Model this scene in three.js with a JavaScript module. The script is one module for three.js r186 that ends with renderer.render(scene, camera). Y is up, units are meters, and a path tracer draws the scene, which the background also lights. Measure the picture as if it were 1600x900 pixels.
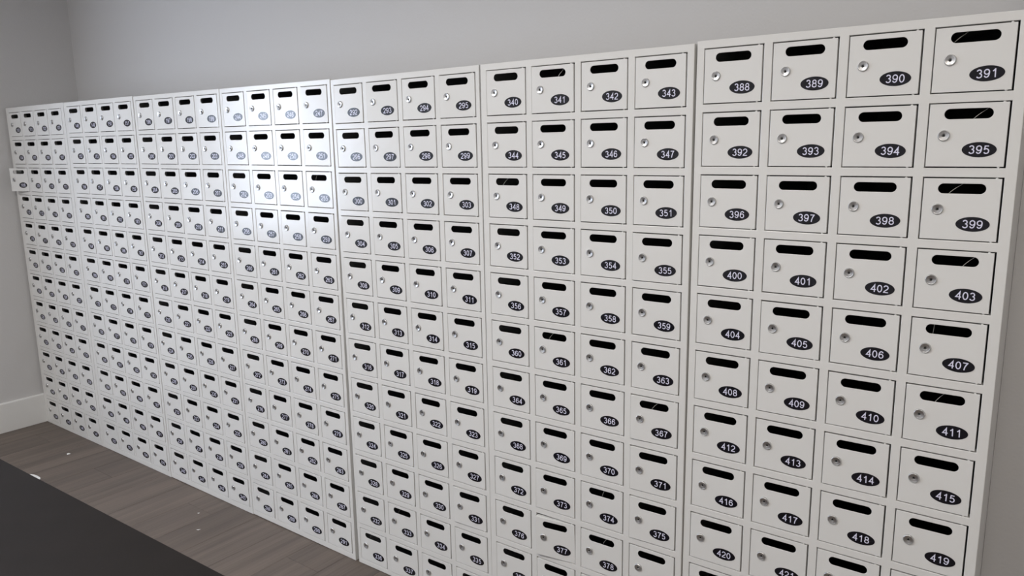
import * as THREE from 'three';
import { mergeGeometries } from 'three/addons/utils/BufferGeometryUtils.js';
import { RectAreaLightUniformsLib } from 'three/addons/lights/RectAreaLightUniformsLib.js';

// ---------------------------------------------------------------- camera, light, exposure
const scene = new THREE.Scene();
const camera = new THREE.PerspectiveCamera(2 * Math.atan(450 / 1191.766) * 180 / Math.PI, 16 / 9, 0.05, 60);
camera.position.set(4.54092, 1.50396, 1.71973);
camera.rotation.set(-0.18538, 0.64231, -0.01528, 'YXZ');
scene.add(camera);

const renderer = new THREE.WebGLRenderer({ antialias: true });
renderer.toneMapping = THREE.LinearToneMapping;
renderer.toneMappingExposure = 1.42;
renderer.shadowMap.enabled = true;
RectAreaLightUniformsLib.init();

scene.background = new THREE.Color().setRGB(2.6, 3.0, 3.6);            // overcast sky, seen only through the window

const ROOM = { x0: -0.07, x1: 6.3, z0: -0.377, z1: 4.0, h: 2.75 };
const WIN = { z0: 1.40, z1: 2.42, y0: 0.9, y1: 2.12 };                 // the window in the left wall
const WINDOW_RADIANCE = 5.0;
const panels = [[1.35, 2.45, 14], [3.0, 1.75, 10.6], [4.8, 1.75, 8.6]];                   // ceiling panel centres (x, z) and brightness
const PANEL = [1.15, 0.55];

{
  const l = new THREE.RectAreaLight(new THREE.Color().setRGB(0.84, 0.97, 1.22), WINDOW_RADIANCE, WIN.z1 - WIN.z0 - 0.08, WIN.y1 - WIN.y0 - 0.08);
  l.position.set(ROOM.x0 + 0.004, (WIN.y0 + WIN.y1) / 2, (WIN.z0 + WIN.z1) / 2);
  l.lookAt(l.position.x + 1, l.position.y, l.position.z);
  l.name = 'window_daylight'; scene.add(l);
}

// ---------------------------------------------------------------- helpers
let seed = 90210;
const rnd = () => { seed = (seed * 1664525 + 1013904223) >>> 0; return seed / 4294967296; };
const rr = (a, b) => a + (b - a) * rnd();
const used = {};
function numbered(name) { const n = used[name] = (used[name] ?? -1) + 1; return n ? `${name}_${String(n).padStart(3, '0')}` : name; }
function mesh(name, geo, mat, parent = scene) {
  const m = new THREE.Mesh(geo, mat);
  m.name = parent === scene ? numbered(name) : name;
  m.castShadow = m.receiveShadow = true;
  parent.add(m); return m;
}
function part(parent, name, geo, mat, pos) {                           // a part, numbered within its thing
  const m = new THREE.Mesh(geo, mat); m.castShadow = m.receiveShadow = true;
  const c = parent.userData.count ??= {}; const n = c[name] = (c[name] ?? -1) + 1;
  m.name = n ? `${name}_${String(n).padStart(3, '0')}` : name;
  if (pos) m.position.set(...pos);
  parent.add(m); return m;
}
function thing(name, label, category, pos, group) {
  const g = new THREE.Group(); g.name = numbered(name); g.position.set(...pos);
  g.userData = { label, category }; if (group) g.userData.group = group;
  scene.add(g); return g;
}
function tag(o, label, category, group) { o.userData.label = label; o.userData.category = category; if (group) o.userData.group = group; return o; }
function structure(o) { o.userData.kind = 'structure'; return o; }
const box = (x0, x1, y0, y1, z0, z1) => new THREE.BoxGeometry(x1 - x0, y1 - y0, z1 - z0).translate((x0 + x1) / 2, (y0 + y1) / 2, (z0 + z1) / 2);
const merge = (gs) => mergeGeometries(gs.map((g) => g.index ? g.toNonIndexed() : g));
function bevelled(w, h, d, b) {                                        // a chamfered slab, w along x, h along y, centred
  const s = new THREE.Shape([[-w / 2 + b, -h / 2 + b], [w / 2 - b, -h / 2 + b], [w / 2 - b, h / 2 - b], [-w / 2 + b, h / 2 - b]].map((p) => new THREE.Vector2(...p)));
  return new THREE.ExtrudeGeometry(s, { depth: d - 2 * b, bevelEnabled: true, bevelSize: b, bevelThickness: b, bevelSegments: 2, steps: 1 }).translate(0, 0, -d / 2 + b);
}
// tileable value noise on a w x h lattice
function lattice(nx, ny) { const a = new Float32Array(nx * ny); for (let i = 0; i < a.length; i++) a[i] = rnd(); return (u, v) => {
  const x = u * nx, y = v * ny, xi = Math.floor(x), yi = Math.floor(y); let fx = x - xi, fy = y - yi; fx = fx * fx * (3 - 2 * fx); fy = fy * fy * (3 - 2 * fy);
  const g = (i, j) => a[((j % ny) + ny) % ny * nx + ((i % nx) + nx) % nx];
  return (g(xi, yi) * (1 - fx) + g(xi + 1, yi) * fx) * (1 - fy) + (g(xi, yi + 1) * (1 - fx) + g(xi + 1, yi + 1) * fx) * fy; }; }
function texture(w, h, fn, srgb) {
  const d = new Uint8Array(w * h * 4);
  for (let j = 0; j < h; j++) for (let i = 0; i < w; i++) { const c = fn((i + 0.5) / w, (j + 0.5) / h); const o = (j * w + i) * 4; for (let k = 0; k < 3; k++) d[o + k] = Math.max(0, Math.min(255, Math.round(c[k]))); d[o + 3] = 255; }
  const t = new THREE.DataTexture(d, w, h); t.wrapS = t.wrapT = THREE.RepeatWrapping; t.magFilter = THREE.LinearFilter; t.minFilter = THREE.LinearMipmapLinearFilter; t.generateMipmaps = true;
  if (srgb) t.colorSpace = THREE.SRGBColorSpace; t.needsUpdate = true; return t;
}

// ---------------------------------------------------------------- materials
const plasterNoise = (() => { const a = lattice(128, 128), b = lattice(32, 32), c = lattice(4, 4); return texture(512, 512, (u, v) => { const t = 255 * (0.5 * a(u, v) + 0.35 * b(u, v) + 0.15 * c(u, v)); return [t, t, t]; }); })();
const M = {};
M.wall = new THREE.MeshStandardMaterial({ color: new THREE.Color().setRGB(0.56, 0.551, 0.547), roughness: 0.75, bumpMap: plasterNoise, bumpScale: 0.0004 });
M.ceiling = new THREE.MeshStandardMaterial({ color: new THREE.Color().setRGB(0.78, 0.77, 0.75), roughness: 0.9 });
M.trim = new THREE.MeshStandardMaterial({ color: new THREE.Color().setRGB(0.72, 0.715, 0.7), roughness: 0.4 });
const peel = (() => { const a = lattice(96, 96), b = lattice(40, 40); const t = texture(512, 512, (u, v) => { const k = 255 * (0.6 * a(u, v) + 0.4 * b(u, v)); return [k, k, k]; }); t.repeat.set(7, 7); return t; })();
const paint = (r, g, b) => new THREE.MeshPhysicalMaterial({ color: new THREE.Color().setRGB(r, g, b), roughness: 0.24, ior: 1.5, bumpMap: peel, bumpScale: 0.00002 });
M.steel = paint(0.715, 0.708, 0.69);                                    // powder-coated off-white steel
M.door = paint(0.725, 0.72, 0.705);
M.chrome = new THREE.MeshStandardMaterial({ color: new THREE.Color().setRGB(0.6, 0.6, 0.6), metalness: 1, roughness: 0.3 });
M.keyhole = new THREE.MeshStandardMaterial({ color: new THREE.Color().setRGB(0.015, 0.015, 0.015), roughness: 0.85 });
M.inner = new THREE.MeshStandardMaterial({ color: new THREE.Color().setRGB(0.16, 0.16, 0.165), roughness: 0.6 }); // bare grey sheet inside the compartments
M.pin = new THREE.MeshStandardMaterial({ color: new THREE.Color().setRGB(0.78, 0.78, 0.76), roughness: 0.35 });
M.thread = new THREE.MeshStandardMaterial({ color: new THREE.Color().setRGB(0.8, 0.78, 0.74), roughness: 0.5 });
M.paper = new THREE.MeshStandardMaterial({ color: new THREE.Color().setRGB(0.8, 0.79, 0.77), roughness: 0.8, side: THREE.DoubleSide });
M.lampFrame = new THREE.MeshStandardMaterial({ color: 0xf0f0f0, roughness: 0.5 });
M.diffuser = new THREE.MeshStandardMaterial({ color: 0xffffff, roughness: 0.6, emissive: new THREE.Color().setRGB(1, 0.93, 0.82), emissiveIntensity: 1.2 });
M.glass = new THREE.MeshPhysicalMaterial({ color: 0xffffff, transmission: 1, thickness: 0, roughness: 0.02, ior: 1.5 });
const tableTex = (() => { const a = lattice(256, 256), b = lattice(9, 9), s = lattice(180, 180); return texture(512, 512, (u, v) => { const k = 0.92 + 0.08 * a(u, v) + 0.1 * b(u, v) + (s(u, v) > 0.975 ? 0.3 : 0); return [29 * k, 25 * k, 23.5 * k]; }, true); })();
M.table = new THREE.MeshPhysicalMaterial({ map: tableTex, roughness: 0.75, specularIntensity: 0.35 });
M.tableLeg = new THREE.MeshStandardMaterial({ color: new THREE.Color().setRGB(0.03, 0.028, 0.027), roughness: 0.5, metalness: 0.2 });
// grey-brown oak-look planks: long streaks along v
const woods = [0, 1, 2].map((q) => {
  const a = lattice(60, 3), b = lattice(150, 6), c = lattice(14, 2), k = lattice(420, 40), d = lattice(6, 5);
  return texture(384, 1024, (u, v) => {
    const w = u + 0.02 * Math.sin(6.283 * v + q) * d(u, v);
    const t = 0.86 + 0.1 * (a(w, v) - 0.5) + 0.07 * (b(w, v) - 0.5) + 0.14 * (c(w, v) - 0.5) + 0.06 * (k(w, v) - 0.5) + 0.1 * (d(u, v) - 0.5);
    return [114 * t, 102 * t, 93 * t];
  }, true);
});
M.planks = []; for (const w of woods) for (const k of [0.94, 1.0, 1.06]) M.planks.push(new THREE.MeshStandardMaterial({ map: w, color: new THREE.Color(k, k, k), roughness: 0.5, bumpMap: w, bumpScale: 0.0004 }));
M.subfloor = new THREE.MeshStandardMaterial({ color: new THREE.Color().setRGB(0.05, 0.045, 0.04), roughness: 0.9 });

// ---------------------------------------------------------------- the room
const T = 0.14, { x0: RX0, x1: RX1, z0: RZ0, z1: RZ1, h: RH } = ROOM;
{
  const floor = new THREE.Group(); floor.name = 'floor'; structure(floor); scene.add(floor);
  part(floor, 'subfloor', box(RX0 - T, RX1 + T, -T, -0.008, RZ0 - T, RZ1 + T), M.subfloor);
  const W = 0.18, L = 1.22, g = 0.0009, variants = [];
  for (let v = 0; v < 6; v++) {
    const geo = bevelled(W - g, L - g, 0.009, 0.0005).rotateX(-Math.PI / 2).toNonIndexed(), p = geo.attributes.position, uv = geo.attributes.uv, ou = rnd(), ov = rnd();
    for (let i = 0; i < p.count; i++) uv.setXY(i, ou + p.getX(i) / 0.36, ov + p.getZ(i) / 1.3);
    variants.push(geo);
  }
  let col = 0;
  for (let x = -0.06 + W / 2; x < RX1 + W / 2; x += W, col++) {
    const start = RZ0 - [0.1, 0.74, 0.42, 1.02][col % 4] + 0.03 * (col % 3);
    for (let z = start + L / 2; z - L / 2 < RZ1; z += L) part(floor, 'floor_plank', variants[Math.floor(rnd() * 6)], M.planks[Math.floor(rnd() * 9)], [x, -0.0045, z]);
  }
}
structure(mesh('ceiling', box(RX0 - T, RX1 + T, RH, RH + T, RZ0 - T, RZ1 + T), M.ceiling));
function wallUV(geo) {                                                   // plaster noise in metres
  const p = geo.attributes.position, n = geo.attributes.normal, uv = geo.attributes.uv;
  for (let i = 0; i < p.count; i++) { const ax = Math.abs(n.getX(i)) > 0.5; uv.setXY(i, (ax ? p.getZ(i) : p.getX(i)) / 0.6, p.getY(i) / 0.6); }
  return geo;
}
structure(mesh('wall_back', wallUV(merge([box(RX0 - T, RX1 + T, 0, RH, RZ0 - T, RZ0), box(4.4389, RX1, 0, RH, RZ0, -0.175)])), M.wall));
structure(mesh('wall_left', wallUV(merge([
  box(RX0 - T, RX0, 0, RH, RZ0, WIN.z0), box(RX0 - T, RX0, 0, RH, WIN.z1, RZ1),
  box(RX0 - T, RX0, 0, WIN.y0, WIN.z0, WIN.z1), box(RX0 - T, RX0, WIN.y1, RH, WIN.z0, WIN.z1)])), M.wall));
structure(mesh('wall_right', wallUV(box(RX1, RX1 + T, 0, RH, RZ0, RZ1)), M.wall));
structure(mesh('wall_front', wallUV(box(RX0 - T, RX1 + T, 0, RH, RZ1, RZ1 + T)), M.wall));
// baseboards: a flat board with an eased top edge, swept along the wall
function skirting(len) {
  const s = new THREE.Shape(); s.moveTo(0, 0.001); s.lineTo(0.015, 0.001); s.lineTo(0.015, 0.156); s.quadraticCurveTo(0.015, 0.164, 0.008, 0.164); s.lineTo(0, 0.164); s.closePath();
  return new THREE.ExtrudeGeometry(s, { depth: len, bevelEnabled: false, curveSegments: 6 });
}
{ const b = structure(mesh('baseboard_left', skirting(RZ1 - RZ0 - 0.002), M.trim)); b.position.set(RX0, 0, RZ1 - 0.001); b.position.z = RZ0 + 0.001; }
{ const b = structure(mesh('baseboard_right', skirting(RX1 - 4.45 - 0.02), M.trim)); b.rotation.y = -Math.PI / 2; b.position.set(RX1 - 0.016, 0, -0.175); b.rotation.y = -Math.PI / 2; }
// window in the left wall (outside the frame; it is the bright patch the cabinets mirror)
{
  const w = new THREE.Group(); w.name = 'window_1'; structure(w); scene.add(w);
  const { z0, z1, y0, y1 } = WIN, x = RX0;
  part(w, 'window_frame', merge([box(x - 0.1, x - 0.04, y0, y0 + 0.04, z0, z1), box(x - 0.1, x - 0.04, y1 - 0.04, y1, z0, z1), box(x - 0.1, x - 0.04, y0, y1, z0, z0 + 0.04), box(x - 0.1, x - 0.04, y0, y1, z1 - 0.04, z1)]), M.trim);
  part(w, 'window_sill', box(x - 0.04, x + 0.03, y0 - 0.025, y0, z0 - 0.04, z1 + 0.04), M.trim);
  part(w, 'window_pane', box(x - 0.073, x - 0.067, y0 + 0.04, y1 - 0.04, z0 + 0.04, z1 - 0.04), M.glass);
}
// ceiling panels
for (const [x, z, power] of panels) {
  const g = thing('ceiling_light', x < 2 ? 'flat white ceiling light panel nearest the window wall' : x < 4 ? 'flat white ceiling light panel in the middle of the row' : 'flat warm ceiling light panel farthest from the window', 'ceiling light', [x, RH, z], 'ceiling light panels');
  const [w, d] = PANEL, e = 0.025;
  part(g, 'frame', merge([box(-w / 2 - e, w / 2 + e, -0.035, 0, -d / 2 - e, -d / 2), box(-w / 2 - e, w / 2 + e, -0.035, 0, d / 2, d / 2 + e), box(-w / 2 - e, -w / 2, -0.035, 0, -d / 2, d / 2), box(w / 2, w / 2 + e, -0.035, 0, -d / 2, d / 2)]), M.lampFrame);
  part(g, 'diffuser', box(-w / 2, w / 2, -0.03, -0.022, -d / 2, d / 2), M.diffuser);
  const l = new THREE.RectAreaLight(new THREE.Color().setRGB(1, x > 4 ? 0.935 : 0.975, x > 4 ? 0.855 : 0.945), power, w - 0.02, d - 0.02);
  l.position.set(0, -0.034, 0); l.rotation.x = -Math.PI / 2; l.name = 'panel_light'; g.add(l);
}

// ---------------------------------------------------------------- the mailbox cabinets
// door columns: left of first door, top of first door, pitches, lean, front plane, left and right side of the case (measured on the photograph's perspective)
const DWF = 0.86033, DHF = 0.85362;
const CABS = [
  { first: 100, x: -0.0208, y: 1.70758, px: 0.15503, py: 0.14221, lean: 0.0004, z: 0.003, l: -0.0550, r: 0.6055, top: 1.7335 },
  { first: 148, x: 0.6358, y: 1.71129, px: 0.15447, py: 0.14207, lean: -0.0015, z: 0.003, l: 0.6070, r: 1.2501, top: 1.7325 },
  { first: 196, x: 1.27027, y: 1.71013, px: 0.15444, py: 0.14194, lean: -0.0035, z: 0.002, l: 1.2520, r: 1.8844, top: 1.7290 },
  { first: 244, x: 1.9033, y: 1.70807, px: 0.15397, py: 0.142, lean: -0.0038, z: 0.001, l: 1.8855, r: 2.5142, top: 1.7262 },
  { first: 292, x: 2.5463, y: 1.70420, px: 0.15433, py: 0.14195, lean: 0.0048, z: -0.001, l: 2.5300, r: 3.1575, top: 1.7235 },
  { first: 340, x: 3.18122, y: 1.70658, px: 0.15376, py: 0.1418, lean: 0.0018, z: 0.001, l: 3.1588, r: 3.7935, top: 1.7257 },
  { first: 388, x: 3.8148, y: 1.71164, px: 0.15605, py: 0.14232, lean: 0.0, z: -0.002, l: 3.7957, r: 4.4385, top: 1.7308 },
];
const CAB_LABELS = [
  'off-white steel mailbox cabinet starting at number 100, in the corner, with one door swung open',
  'off-white steel mailbox cabinet numbered from 148 at its top left, second from the corner',
  'off-white steel mailbox cabinet numbered from 196 at its top left, third from the corner',
  'off-white steel mailbox cabinet numbered from 244 to 291, upper doors bright with window glare',
  'off-white steel mailbox cabinet numbered from 292 at its top left, right of the glaring one',
  'off-white steel mailbox cabinet numbered from 340 at its top left, door 377 ajar',
  'off-white steel mailbox cabinet numbered from 388 at its top left, rightmost and largest in view',
];
// doors that stand proud at the lock side (degrees)
const AJAR = { 108: 16, 377: 4.8, 367: 1.9, 371: 1.6, 375: 1.5, 355: 1.7, 353: 1.3, 373: 1.4, 331: 1.6, 332: 1.3, 308: 1.0, 337: 1.0, 295: 1.4, 293: 1.3, 341: 1.2, 340: 0.9, 304: 1.2, 284: 1.8, 247: 1.5, 249: 1.4, 206: 2.2, 205: 1.3, 210: 1.2, 199: 1.0, 197: 1.0, 201: 1.0, 202: 1.1, 243: 1.0, 157: 1.5, 158: 1.2, 125: 1.4, 135: 1.5, 107: 0.9, 148: 0.8, 300: 1.2, 326: 0.9, 350: 0.9, 358: 0.9, 344: 0.9, 362: 0.7, 328: 0.9, 268: 0.8, 400: 0.5 };
// doors behind whose slot a thin pale strand shows: position along the slot and slant
const STRANDS = { 341: [0.72, 1], 348: [0.3, 1], 391: [0.15, 1.2], 395: [0.72, 1.2], 399: [0.35, 1.2], 403: [0.78, 1], 407: [0.16, 0.1], 255: [0.15, 0.5], 361: [0.3, 0.9], 367: [0.5, 1], 333: [0.25, 1], 336: [0.25, 0.8], 378: [0.6, 0.8], 411: [0.45, 0.8], 374: [0.5, 0.5] };
const DEPTH = 0.35, FRAME = 0.022;

// lock: turned chrome cylinder with a raised rim, a sunk face and a bore
const lockGeo = new THREE.LatheGeometry([[0.0028, -0.004], [0.0028, 0.0012], [0.0034, 0.0017], [0.0084, 0.0019], [0.0088, 0.0023], [0.0094, 0.0023], [0.0104, 0.0015], [0.0108, 0.0004], [0.0108, -0.0006]].map((p) => new THREE.Vector2(...p)), 28).rotateX(Math.PI / 2).scale(1, 1, 1.6);
const keyGeo = (() => { const s = new THREE.Shape(); for (let i = 0; i < 6; i++) { const r = i % 2 ? 0.0019 : 0.0031, a = i * Math.PI / 3 + Math.PI / 2; s[i ? 'lineTo' : 'moveTo'](r * Math.cos(a), r * Math.sin(a)); } s.closePath(); return new THREE.ExtrudeGeometry(s, { depth: 0.0007, bevelEnabled: false }).translate(0, 0, 0.0012); })();
const pinGeo = merge([new THREE.CylinderGeometry(0.0013, 0.0013, 0.005, 10), new THREE.CylinderGeometry(0.0026, 0.0026, 0.0012, 12)]);

// the printed numbers: one sheet per cabinet, digits drawn as strokes in a plain grotesque (box 50 x 72, y up)
const arc = (cx, cy, rx, ry, a, b) => Array.from({ length: 25 }, (_, i) => { const t = (a + (b - a) * i / 24) * Math.PI / 180; return [cx + rx * Math.cos(t), cy + ry * Math.sin(t)]; });
const bez = (p, q, r, e) => Array.from({ length: 17 }, (_, i) => { const t = i / 16, u = 1 - t; return [0, 1].map((k) => u * u * u * p[k] + 3 * u * u * t * q[k] + 3 * u * t * t * r[k] + t * t * t * e[k]); });
const SIX = [arc(25.5, 24, 18.5, 19, 0, 360), bez([43, 54], [38, 73], [6.5, 77], [7, 24])];
const DIGIT = [
  [arc(25, 36, 18.5, 31, 0, 360)],
  [[[31, 0], [31, 71.5]], bez([31, 67], [27, 60], [21, 55], [12, 51])],
  [[...arc(25, 49, 18, 18, 172, -30), ...bez([40.6, 40], [34, 28], [10, 20], [7, 5]), [46, 5]]],
  [arc(23.5, 52.5, 15.5, 15, 165, -90), arc(23.5, 21.5, 18.5, 17, 90, -158)],
  [[[35, 0], [35, 65], [6, 22.5], [48, 22.5]]],
  [[[42, 66.5], [14, 66.5], [9.5, 34], ...arc(24, 24.5, 18.5, 19.5, 138, -150)]],
  SIX,
  [[[5, 66.5], [43, 66.5], ...bez([43, 65], [30, 50], [20, 28], [18, 0])]],
  [arc(25, 52, 15.5, 15, 0, 360), arc(25, 21, 18.5, 16.5, 0, 360)],
  SIX.map((l) => l.map(([x, y]) => [50 - x, 72 - y])),
];
function sheet(first) {
  const cw = 256, ch = 128, c = document.createElement('canvas'); c.width = cw * 8; c.height = ch * 6;
  const g = c.getContext('2d');
  g.fillStyle = 'rgb(13,12,22)'; g.fillRect(0, 0, c.width, c.height);
  g.strokeStyle = 'rgb(222,221,240)'; g.lineWidth = 9.5; g.lineJoin = 'miter';
  for (let i = 0; i < 48; i++) {
    const x0 = (i % 8 + 0.5) * cw - 77, y0 = (Math.floor(i / 8) + 0.5) * ch + 36;
    [...String(first + i)].forEach((ch1, k) => { for (const line of DIGIT[+ch1]) { g.beginPath(); line.forEach(([x, y], n) => g[n ? 'lineTo' : 'moveTo'](x0 + (k * 56 + x) * 0.95, y0 - y)); g.stroke(); } });
  }
  const t = new THREE.CanvasTexture(c); t.colorSpace = THREE.SRGBColorSpace; t.anisotropy = 8; return t;
}
function plateGeo(i, w, h) {
  const geo = new THREE.CylinderGeometry(0.5, 0.5, 1, 36).rotateX(Math.PI / 2), p = geo.attributes.position, uv = geo.attributes.uv;
  for (let k = 0; k < p.count; k++) {
    const u = (i % 8 + 0.5 + p.getX(k) * 0.985) / 8, v = 1 - (Math.floor(i / 8) + 0.5 - p.getY(k) * 0.985) / 6;
    uv.setXY(k, u, v);
  }
  return geo.scale(w, h, 0.0005);
}

CABS.forEach((C, ci) => {
  const dw = C.px * DWF, dh = C.py * DHF, cx = C.x + 0.3;                // leans about (cx, 0)
  const cab = thing('mailbox_cabinet', CAB_LABELS[ci], 'mailbox cabinet', [cx, 0.0005, C.z], 'off-white mailbox cabinets standing in a row along the wall');
  cab.rotation.z = C.lean;
  const X0 = C.l - cx, X1 = C.r - cx, lift = Math.max(0, -Math.sin(C.lean) * X1, -Math.sin(C.lean) * X0), Y0 = 0.0005 + lift, Y1 = C.top;
  const L = (c) => C.x - cx + c * C.px, Tt = (r) => C.y - r * C.py;      // left and top of a door
  // front frame with 48 openings
  const b = 0.0012, s = new THREE.Shape(), v = (x, y) => new THREE.Vector2(x, y);
  s.setFromPoints([v(X0 + b, Y0 + b), v(X1 - b, Y0 + b), v(X1 - b, Y1 - b), v(X0 + b, Y1 - b)]);
  for (let r = 0; r < 12; r++) for (let c = 0; c < 4; c++) {
    const a = L(c) - 0.0016 - b, e = L(c) + dw + 0.0015 + b, t = Tt(r) + 0.0015 + b, q = Tt(r) - dh - 0.0015 - b;
    s.holes.push(new THREE.Path([v(a, q), v(a, t), v(e, t), v(e, q)]));
  }
  part(cab, 'front_frame', new THREE.ExtrudeGeometry(s, { depth: FRAME - b, bevelEnabled: true, bevelSize: b, bevelThickness: b, bevelSegments: 2, steps: 1 }).translate(0, 0, -FRAME), M.steel);
  // case: sides, top, bottom, back; partitions and shelves that close off each compartment
  const k = 0.0015, zb = -DEPTH, zf = -FRAME, gs = [box(X0, X0 + k, Y0, Y1, zb, zf), box(X1 - k, X1, Y0, Y1, zb, zf), box(X0, X1, Y0, Y0 + k, zb, zf), box(X0, X1, Y1 - k, Y1, zb, zf), ];
  part(cab, 'case', merge(gs), M.steel);
  const inner = [box(X0 + k, X1 - k, Y0 + k, Y1 - k, zb, zb + k)];
  for (let c = 1; c < 4; c++) { const x = L(c) - (C.px - dw) / 2; inner.push(box(x - k / 2, x + k / 2, Y0 + k, Y1 - k, zb + k, zf)); }
  for (let r = 1; r < 12; r++) { const y = Tt(r) + (C.py - dh) / 2; inner.push(box(X0 + k, X1 - k, y - k / 2, y + k / 2, zb + k, zf)); }
  part(cab, 'compartment_dividers', merge(inner), M.inner);
  // door leaf in hinge coordinates: x from -w to 0, y from -h to 0, front at z = 0
  const w = dw - 0.0023, h = dh - 0.0014, pl = 0.0014, bb = 0.0006;
  const ds = new THREE.Shape(); ds.setFromPoints([v(-w + bb, -h + bb), v(-bb, -h + bb), v(-bb, -bb), v(-w + bb, -bb)]);
  const sw = 0.608 * dw, sh = 0.0196, sx = -w + 0.5 * dw - 0.0005, sy = -0.162 * dh, R = sh / 2 + bb, hole = new THREE.Path();
  hole.moveTo(sx - sw / 2 + sh / 2, sy - R); hole.absarc(sx - sw / 2 + sh / 2, sy, R, -Math.PI / 2, Math.PI / 2, true); hole.absarc(sx + sw / 2 - sh / 2, sy, R, Math.PI / 2, -Math.PI / 2, true); hole.closePath();
  ds.holes.push(hole);
  const leaf = merge([
    new THREE.ExtrudeGeometry(ds, { depth: pl - 2 * bb + 0.0002, bevelEnabled: true, bevelSize: bb, bevelThickness: bb, bevelSegments: 2, curveSegments: 14, steps: 1 }).translate(0, 0, -pl + bb - 0.0002),
    box(-w, -w + 0.001, -h + bb, -bb, -0.018, -pl), box(-0.001, 0, -h + bb, -bb, -0.018, -pl), box(-w, 0, -0.001 - bb, -bb, -0.018, -pl), box(-w, 0, -h + bb, -h + bb + 0.001, -0.018, -pl)]);
  const plateMat = new THREE.MeshPhysicalMaterial({ map: sheet(C.first), roughness: 0.24, ior: 1.5 });
  for (let i = 0; i < 48; i++) {
    const n = C.first + i, c = i % 4, r = Math.floor(i / 4);
    const d = part(cab, 'door', leaf, M.door, [L(c) + dw - 0.0018, Tt(r) - 0.0007 + rr(-0.0003, 0.0003), rr(-0.0004, 0.0003)]);
    d.rotation.set(rr(-0.006, 0.006), (AJAR[n] ?? rr(-0.15, 0.85)) * Math.PI / 180, n === 377 ? 0.026 : rr(-0.001, 0.001));
    if (AJAR[n] > 3) d.userData.label = n === 108 ? 'door 108 swung partly open' : 'door 377 standing slightly ajar';
    const turn = rr(-0.15, 0.15) + (rnd() < 0.2 ? 2.09 : 0);
    const lk = part(d, 'lock', lockGeo, M.chrome, [-w + 0.207 * dw, -0.497 * dh, 0]); lk.rotation.set(rr(-0.03, 0.03), rr(-0.03, 0.03), 0);
    const kh = part(d, 'keyhole', keyGeo, M.keyhole, [-w + 0.207 * dw, -0.497 * dh, 0]); kh.rotation.z = turn;
    const np = part(d, 'number_plate', plateGeo(i, 0.43 * dw, 0.0287), plateMat, [-w + 0.668 * dw + rr(-0.0008, 0.0008), -0.728 * dh + rr(-0.0008, 0.0008), 0.0002]); np.rotation.z = rr(-0.03, 0.03);
    part(d, 'hinge_pin', pinGeo, M.pin, [-0.0085, 0.0006, -0.0026]); part(d, 'hinge_pin', pinGeo, M.pin, [-0.0085, -h - 0.0006, -0.0026]);
    if (STRANDS[n]) {
      const [t, sl] = STRANDS[n], x = sx - sw / 2 + t * sw, q = 0.011 * sl;
      const curve = new THREE.CatmullRomCurve3([[x - q * 1.2, sy - 0.016, -0.016], [x - q * 0.6, sy - 0.007, -0.013], [x + q * 0.1, sy + 0.001, -0.012], [x + q * 0.9, sy + 0.009, -0.013], [x + q * 1.3, sy + 0.016, -0.017]].map((p) => new THREE.Vector3(...p)));
      part(d, 'strand', new THREE.TubeGeometry(curve, 14, 0.0004, 6), M.thread);
    }
    delete d.userData.count;
  }
  delete cab.userData.count;
});

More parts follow.
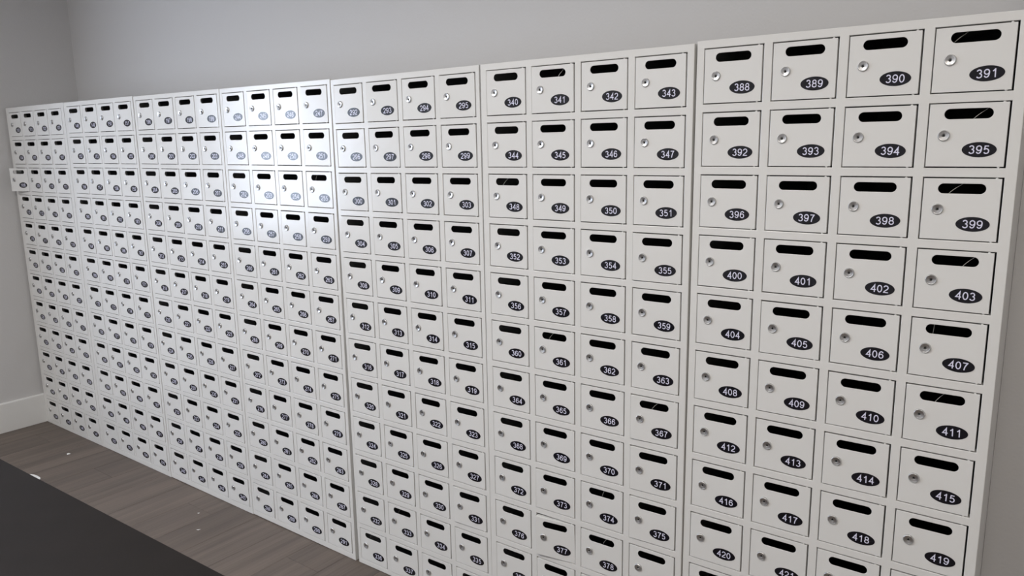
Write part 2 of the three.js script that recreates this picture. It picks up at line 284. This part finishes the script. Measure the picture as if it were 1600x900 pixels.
// ---------------------------------------------------------------- the dark table in front
{
  const a = Math.atan2(0.019, 0.967), t = thing('table', 'dark brown flat-topped table standing in front of the mailbox cabinets', 'table', [2.62, 0, 1.315], null);
  t.rotation.y = a;
  const w = 1.86, d = 0.60, th = 0.03, top = 0.75 - 0.03;
  const g = bevelled(w, d, th, 0.0015).rotateX(-Math.PI / 2).toNonIndexed(), p = g.attributes.position, uv = g.attributes.uv;
  for (let i = 0; i < p.count; i++) uv.setXY(i, p.getX(i) / 0.5, p.getZ(i) / 0.5);
  part(t, 'tabletop', g, M.table, [0, top - th / 2, 0]);
  const h = top - th;
  for (const [x, z] of [[-1, -1], [1, -1], [-1, 1], [1, 1]]) part(t, 'leg', bevelled(0.05, h, 0.05, 0.003), M.tableLeg, [x * (w / 2 - 0.06), h / 2, z * (d / 2 - 0.06)]);
  part(t, 'apron', merge([box(-w / 2 + 0.085, w / 2 - 0.085, h - 0.07, h, -d / 2 + 0.05, -d / 2 + 0.07), box(-w / 2 + 0.085, w / 2 - 0.085, h - 0.07, h, d / 2 - 0.07, d / 2 - 0.05)]), M.tableLeg);
  delete t.userData.count;
}

// ---------------------------------------------------------------- scraps on the floor
function scrap(outline, lift, fold) {                                    // a thin sheet with its own thickness, gently curled
  const s = new THREE.Shape(outline.map((p) => new THREE.Vector2(...p)));
  const g = new THREE.ExtrudeGeometry(s, { depth: 0.0006, bevelEnabled: false, curveSegments: 8 }).rotateX(-Math.PI / 2), p = g.attributes.position;
  for (let i = 0; i < p.count; i++) p.setY(i, p.getY(i) + lift * Math.abs(Math.sin(fold * p.getX(i))));
  g.computeVertexNormals(); return g;
}
{
  const ring = []; for (let i = 0; i < 26; i++) { const a = i / 26 * Math.PI * 2; ring.push([0.062 * Math.cos(a) * (1 + 0.05 * Math.sin(3 * a)), 0.05 * Math.sin(a) * (1 + 0.06 * Math.cos(2 * a))]); }
  const a = tag(mesh('paper_scrap', scrap(ring, 0.006, 20), M.paper), 'rounded white paper scrap on the floor, half hidden behind the dark table edge', 'paper scrap'); a.position.set(0.722, 0.0006, 0.408);
  const b = tag(mesh('paper_scrap', scrap([[-0.009, -0.004], [0.001, -0.008], [0.01, 0.006], [-0.008, 0.005]], 0.004, 120), M.paper), 'tiny triangular white paper scrap lying alone on the wood floor', 'paper scrap'); b.position.set(0.556, 0.0006, 0.155);
  const c = tag(mesh('paper_scrap', scrap([[-0.004, -0.003], [0.003, -0.004], [0.005, 0.003], [-0.002, 0.005]], 0.002, 200), M.paper), 'smallest white paper crumb, on the floor in front of doors 241 and 242', 'paper scrap'); c.position.set(1.687, 0.0006, 0.13);
  const d = tag(mesh('paper_scrap', scrap([[-0.006, -0.006], [0.004, -0.004], [0.006, 0.006], [0, 0.004]], 0.003, 160), M.paper), 'white paper crumb on the floor nearer the dark table, below the smallest crumb', 'paper scrap'); d.position.set(1.818, 0.0006, 0.21);
}

renderer.render(scene, camera);
